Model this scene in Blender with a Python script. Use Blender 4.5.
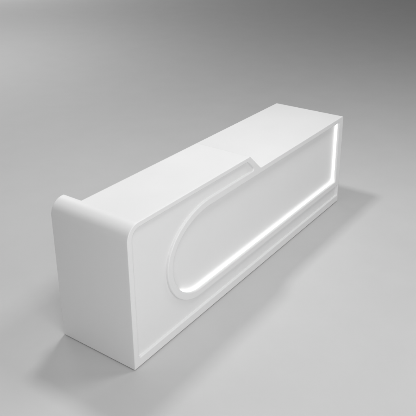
import bpy, bmesh, math
from mathutils import Vector

scene = bpy.context.scene
for o in list(bpy.data.objects):
    bpy.data.objects.remove(o)

# ------------------------------------------------------------------ camera
cam_data = bpy.data.cameras.new("camera")
cam = bpy.data.objects.new("camera", cam_data)
scene.collection.objects.link(cam)
F_PX, PX, PY, SIDE = 655.386, 222.787, 151.617, 416.0
cam_data.sensor_width = 36.0
cam_data.lens = F_PX / SIDE * 36.0
cam_data.shift_x = -(PX - SIDE / 2) / SIDE
cam_data.shift_y = (PY - SIDE / 2) / SIDE
cam_data.clip_start = 0.1
cam_data.clip_end = 500.0
cam.location = (-2.61872, -2.53533, 3.06867)
cam.rotation_euler = (1.187659, 0.000696, -0.967036)
scene.camera = cam

# ------------------------------------------------------------- studio light
world = bpy.data.worlds.new("World")
scene.world = world
world.use_nodes = True
bg = world.node_tree.nodes["Background"]
bg.inputs[0].default_value = (1.0, 1.0, 1.0, 1)
bg.inputs[1].default_value = 0.139


def area(name, loc, target, size, watts, size_y=None, color=(1, 1, 1)):
    d = bpy.data.lights.new(name, 'AREA')
    d.energy = watts
    d.color = color
    d.size = size
    if size_y:
        d.shape = 'RECTANGLE'
        d.size_y = size_y
    o = bpy.data.objects.new(name, d)
    scene.collection.objects.link(o)
    o.location = loc
    o.rotation_euler = (Vector(target) - Vector(loc)).to_track_quat('-Z', 'Y').to_euler()
    return o


# one small lamp over the desk draws the shadows; large ceiling soft boxes fill and light the floor behind
AIM = (1.5, 0.2, 0.0)
for nm, loc, tgt, size, watts in (
        ("lamp_key", (1.68, 1.28, 4.7), None, 0.5, 73),
        ("softbox_front_right", (4.0, -2.5, 7.5), None, 2.2, 163),
        ("softbox_front", (-1.5, -3.0, 7.5), None, 2.2, 78),
        ("softbox_fill", (0.0, -5.0, 3.5), AIM, 4.0, 85),
        ("softbox_fill_left", (-5.0, -5.0, 3.5), AIM, 4.0, 190),
        ("softbox_rear", (3.6, 8.2, 5.2), None, 4.0, 118),
        ("softbox_rear_right", (6.0, 10.0, 5.0), None, 4.0, 50),
        ("softbox_rear_left", (-2.0, 8.0, 6.5), None, 3.0, 60),
        ("softbox_rear_far", (12.0, 20.0, 8.0), None, 5.0, 890)):
    area(nm, loc, tgt or (loc[0], loc[1], 0.0), size, watts)

scene.view_settings.view_transform = 'Standard'
scene.view_settings.look = 'None'
scene.view_settings.exposure = 0.0
scene.view_settings.gamma = 1.0


# ---------------------------------------------------------------- materials
def material(name, color, rough, noise_scale=None, noise_amount=0.0, bump=0.0, bump_scale=200.0,
             spec=0.5):
    m = bpy.data.materials.new(name)
    m.use_nodes = True
    nt = m.node_tree
    b = nt.nodes["Principled BSDF"]
    b.inputs["Base Color"].default_value = (*color, 1)
    b.inputs["Roughness"].default_value = rough
    b.inputs["Specular IOR Level"].default_value = spec
    tc = nt.nodes.new("ShaderNodeTexCoord")
    if noise_scale:
        n = nt.nodes.new("ShaderNodeTexNoise")
        n.inputs["Scale"].default_value = noise_scale
        n.inputs["Detail"].default_value = 6
        n.inputs["Roughness"].default_value = 0.6
        nt.links.new(tc.outputs["Object"], n.inputs["Vector"])
        mr = nt.nodes.new("ShaderNodeMapRange")
        mr.inputs["From Min"].default_value = 0.3
        mr.inputs["From Max"].default_value = 0.7
        mr.inputs["To Min"].default_value = 1 - noise_amount
        mr.inputs["To Max"].default_value = 1 + noise_amount
        nt.links.new(n.outputs["Fac"], mr.inputs["Value"])
        mix = nt.nodes.new("ShaderNodeVectorMath")
        mix.operation = 'SCALE'
        mix.inputs[0].default_value = color
        nt.links.new(mr.outputs["Result"], mix.inputs["Scale"])
        nt.links.new(mix.outputs["Vector"], b.inputs["Base Color"])
        mr2 = nt.nodes.new("ShaderNodeMapRange")
        mr2.inputs["From Min"].default_value = 0.3
        mr2.inputs["From Max"].default_value = 0.7
        mr2.inputs["To Min"].default_value = rough - 0.05
        mr2.inputs["To Max"].default_value = rough + 0.05
        nt.links.new(n.outputs["Fac"], mr2.inputs["Value"])
        nt.links.new(mr2.outputs["Result"], b.inputs["Roughness"])
    if bump:
        n2 = nt.nodes.new("ShaderNodeTexNoise")
        n2.inputs["Scale"].default_value = bump_scale
        n2.inputs["Detail"].default_value = 3
        nt.links.new(tc.outputs["Object"], n2.inputs["Vector"])
        bp = nt.nodes.new("ShaderNodeBump")
        bp.inputs["Strength"].default_value = bump
        bp.inputs["Distance"].default_value = 0.002
        nt.links.new(n2.outputs["Fac"], bp.inputs["Height"])
        nt.links.new(bp.outputs["Normal"], b.inputs["Normal"])
    return m


M_WHITE = material("white_lacquer", (0.82, 0.82, 0.82), 0.42, 1.7, 0.006, 0.03, 260.0, 0.35)
M_FLOOR = material("grey_studio_floor", (0.602, 0.602, 0.602), 0.8, 2.3, 0.014, 0.12, 70.0, 0.12)
M_PLINTH = material("plinth_grey", (0.25, 0.25, 0.25), 0.6)

M_LED = bpy.data.materials.new("led_diffuser")
M_LED.use_nodes = True
_b = M_LED.node_tree.nodes["Principled BSDF"]
_b.inputs["Base Color"].default_value = (0.9, 0.9, 0.9, 1)
_b.inputs["Roughness"].default_value = 0.4
_b.inputs["Emission Color"].default_value = (1.0, 0.995, 0.985, 1)
_b.inputs["Emission Strength"].default_value = 1.05


# ------------------------------------------------------------------ helpers
def path(pts):
    """closed outline in (x, z); every corner (x, z, r[, segments]) rounded with radius r"""
    out = []
    n = len(pts)
    for i in range(n):
        p = Vector(pts[i][:2])
        r = pts[i][2] if len(pts[i]) > 2 else 0
        a = Vector(pts[i - 1][:2]) - p
        b = Vector(pts[(i + 1) % n][:2]) - p
        if r <= 0:
            out.append(p)
            continue
        la, lb = a.length, b.length
        a.normalize()
        b.normalize()
        ang = a.angle(b)
        t = r / math.tan(ang / 2)
        t = min(t, la, lb)
        r = t * math.tan(ang / 2)
        c = p + (a + b).normalized() * (r / math.sin(ang / 2))
        s, e = p + a * t - c, p + b * t - c
        sweep = math.pi - ang
        k = max(3, int(round(sweep / math.radians(4 if r > .1 else 9))))
        sgn = 1 if s.x * e.y - s.y * e.x > 0 else -1
        for j in range(k + 1):
            th = sgn * sweep * j / k
            out.append(c + Vector((s.x * math.cos(th) - s.y * math.sin(th),
                                   s.x * math.sin(th) + s.y * math.cos(th))))
    clean = []
    for q in out:
        if not clean or (q - clean[-1]).length > 1e-5:
            clean.append(q)
    if (clean[0] - clean[-1]).length < 1e-5:
        clean.pop()
    if sum(p.x * q.y - q.x * p.y for p, q in zip(clean, clean[1:] + clean[:1])) < 0:
        clean.reverse()
    return clean


def offset(loop, d):
    """move a counter-clockwise outline inwards by d (negative: outwards), mitred"""
    out = []
    n = len(loop)
    for i in range(n):
        p0, p, p1 = loop[i - 1], loop[i], loop[(i + 1) % n]
        e0, e1 = (p - p0).normalized(), (p1 - p).normalized()
        n0, n1 = Vector((-e0.y, e0.x)), Vector((-e1.y, e1.x))
        m = (n0 + n1).normalized()
        out.append(p + m * (d / max(0.3, m.dot(n0))))
    return out


def slab(outer, holes, y0, y1, f0=0.0, f1=0.0, hf0=None):
    """solid between y0 (front) and y1 (back), edges rounded by f0 in front and f1 behind"""
    bm = bmesh.new()
    K = 5

    def sections(a, b):
        s = []
        if a > 0:
            s += [(a * (1 - math.sin(t)), y0 + a * (1 - math.cos(t)))
                  for t in [math.pi / 2 * k / K for k in range(K + 1)]]
        else:
            s.append((0, y0))
        if b > 0:
            s += [(b * (1 - math.cos(t)), y1 - b * (1 - math.sin(t)))
                  for t in [math.pi / 2 * k / K for k in range(K + 1)]]
        else:
            s.append((0, y1))
        return s
    front, back = [], []
    hf0 = f0 if hf0 is None else hf0
    for idx, loop in enumerate([outer] + list(holes)):
        sg = 1 if idx == 0 else -1
        secs = sections(f0 if idx == 0 else hf0, f1)
        rings = [[bm.verts.new((q.x, y, q.y)) for q in (offset(loop, sg * d) if d > 1e-9 else loop)]
                 for d, y in secs]
        m = len(loop)
        for r0, r1 in zip(rings, rings[1:]):
            for i in range(m):
                j = (i + 1) % m
                fc = (r0[i], r0[j], r1[j], r1[i]) if sg == 1 else (r0[j], r0[i], r1[i], r1[j])
                f = bm.faces.new(fc)
                f.smooth = True
        front += [bm.edges.get((rings[0][i], rings[0][(i + 1) % m])) for i in range(m)]
        back += [bm.edges.get((rings[-1][i], rings[-1][(i + 1) % m])) for i in range(m)]
    for edges, nrm in ((front, (0, -1, 0)), (back, (0, 1, 0))):
        res = bmesh.ops.triangle_fill(bm, use_beauty=True, use_dissolve=False, edges=edges, normal=nrm)
        for g in res["geom"]:
            if isinstance(g, bmesh.types.BMFace):
                g.normal_update()
                if g.normal.dot(Vector(nrm)) < 0:
                    g.normal_flip()
                g.smooth = False
    for e in bm.edges:                         # keep the true corners crisp
        if len(e.link_faces) == 2:
            e.smooth = e.calc_face_angle(0) < math.radians(24)
    return bm


def link(name, bm, mat, parent=None):
    me = bpy.data.meshes.new(name)
    bm.to_mesh(me)
    bm.free()
    me.materials.append(mat)
    o = bpy.data.objects.new(name, me)
    scene.collection.objects.link(o)
    if parent:
        o.parent = parent
    return o


# -------------------------------------------------------------------- floor
bm = bmesh.new()
S = 90.0
bmesh.ops.create_grid(bm, x_segments=30, y_segments=30, size=S)
floor = link("floor", bm, M_FLOOR)
floor["kind"] = "structure"

# ----------------------------------------------------------- reception desk
W, H, HL = 3.185, 1.10, 0.947          # width, high counter, low counter
D, DT = 0.70, 0.765                    # end panel depth, worktop depth
Z0 = 0.009                             # shadow gap above the floor
XC = 0.125                             # thickness of the left end panel
desk = bpy.data.objects.new("reception_desk", None)
scene.collection.objects.link(desk)
desk["label"] = "long white reception desk with rounded corner, stepped counter and glowing pill recess"
desk["category"] = "desk"

outline = path([(0, Z0), (0, H, .11), (1.437, H, .026), (1.603, HL, .018), (W, HL, .022), (W, Z0, .004)])
field = path([(.046, .078, .022), (.046, 1.062, .07), (1.408, 1.062, .045), (1.522, .957, .016),
              (.385, .957, .381), (.385, .195, .381), (W - .028, .195, .01), (W - .028, .078, .01)])
pill = path([(.443, .898, .323), (.443, .252, .323), (3.098, .252, .012), (3.098, .900, .012)])


def stretch(loop, x0, r, half):
    """upper left quarter of the pill: an elliptic sweep instead of a circle"""
    return [Vector((x0 + (q.x - x0) * half / r, q.y)) if q.y > .58 and x0 - .001 <= q.x <= x0 + r + .001 else q
            for q in loop]


field = stretch(field, .385, .381, .53)
pill = stretch(pill, .443, .323, .465)

# front frame: arch and pill-shaped rim standing proud of the panels behind
FR = 0.022                             # depth of the frame
link("front_frame", slab(outline, [field, pill], 0.0, FR, .005, 0.0, .007), M_WHITE, desk)
# panel in the field between arch and pill
link("front_panel", slab(path([(.02, .02), (.02, 1.02, .06), (.06, 1.08, .05), (1.43, 1.08, .02), (1.56, .93),
                               (W - .012, .93), (W - .012, .02)]),
                         [offset(pill, -.0015)], FR - .0015, 0.048), M_WHITE, desk)
# recessed pill panel
link("recessed_panel", slab(path([(.40, .93, .3), (.40, .22, .3), (3.11, .22), (3.11, .93)]), [], 0.0435, 0.058),
     M_WHITE, desk)


def strip(loop, keep, thick, y0, y1):
    """thin band following part of an outline, on its inside"""
    n = len(loop)
    start = next(i for i in range(n) if keep(loop[i]) and not keep(loop[i - 1]))
    idx = []
    i = start
    while keep(loop[i % n]) and len(idx) < n:
        idx.append(i % n)
        i += 1
    outer, inner = offset(loop, .0005), offset(loop, thick)
    bm = bmesh.new()
    sec = [[bm.verts.new((q.x, y, q.y)) for q, y in ((outer[k], y0), (inner[k], y0), (inner[k], y1), (outer[k], y1))]
           for k in idx]
    for a0, a1 in zip(sec, sec[1:]):
        for k in range(4):
            f = bm.faces.new((a0[k], a1[k], a1[(k + 1) % 4], a0[(k + 1) % 4]))
            f.smooth = False
    bm.faces.new(sec[0])
    bm.faces.new(list(reversed(sec[-1])))
    bmesh.ops.recalc_face_normals(bm, faces=bm.faces)
    return bm


# glowing strip along the bottom and the right end of the recess
link("light_strip", strip(pill, lambda q: q.x > 3.05 and q.y < .894 or q.y < .2515 + .085, .006, 0.0215, 0.043),
     M_LED, desk)
# left end panel with the rounded top corner, deeper than the counter behind it
left_end = link("end_panel", slab(path([(0, Z0), (0, H, .11), (XC, H), (XC, Z0)]), [], FR, D, 0, .006), M_WHITE, desk)
left_end["label"] = "deeper end panel curving over at the top"
link("end_panel", slab(path([(W - .04, Z0), (W - .04, .9065), (W, .9065), (W, Z0, .004)]), [], FR, D, 0, .004),
     M_WHITE, desk)
# raised counter over the left half, ending in the sloping step
link("raised_counter", slab(path([(XC, HL - .004), (XC, H), (1.437, H, .026), (1.608, HL - .004)]), [],
                            FR, 0.52, 0, .002), M_WHITE, desk)
# low worktop running the full length
link("worktop", slab(path([(XC, .907), (XC, HL), (W, HL, .022), (W, .907, .004)]), [], FR, DT, 0, .004),
     M_WHITE, desk)
# carcass and plinth
link("cabinet", slab(path([(XC, .06), (XC, .907), (W - .04, .907), (W - .04, .06)]), [], 0.066, D - .03, 0, .003),
     M_WHITE, desk)
link("plinth", slab(path([(.03, 0), (.03, .058), (W - .03, .058), (W - .03, 0)]), [], 0.03, D - .05), M_PLINTH, desk)
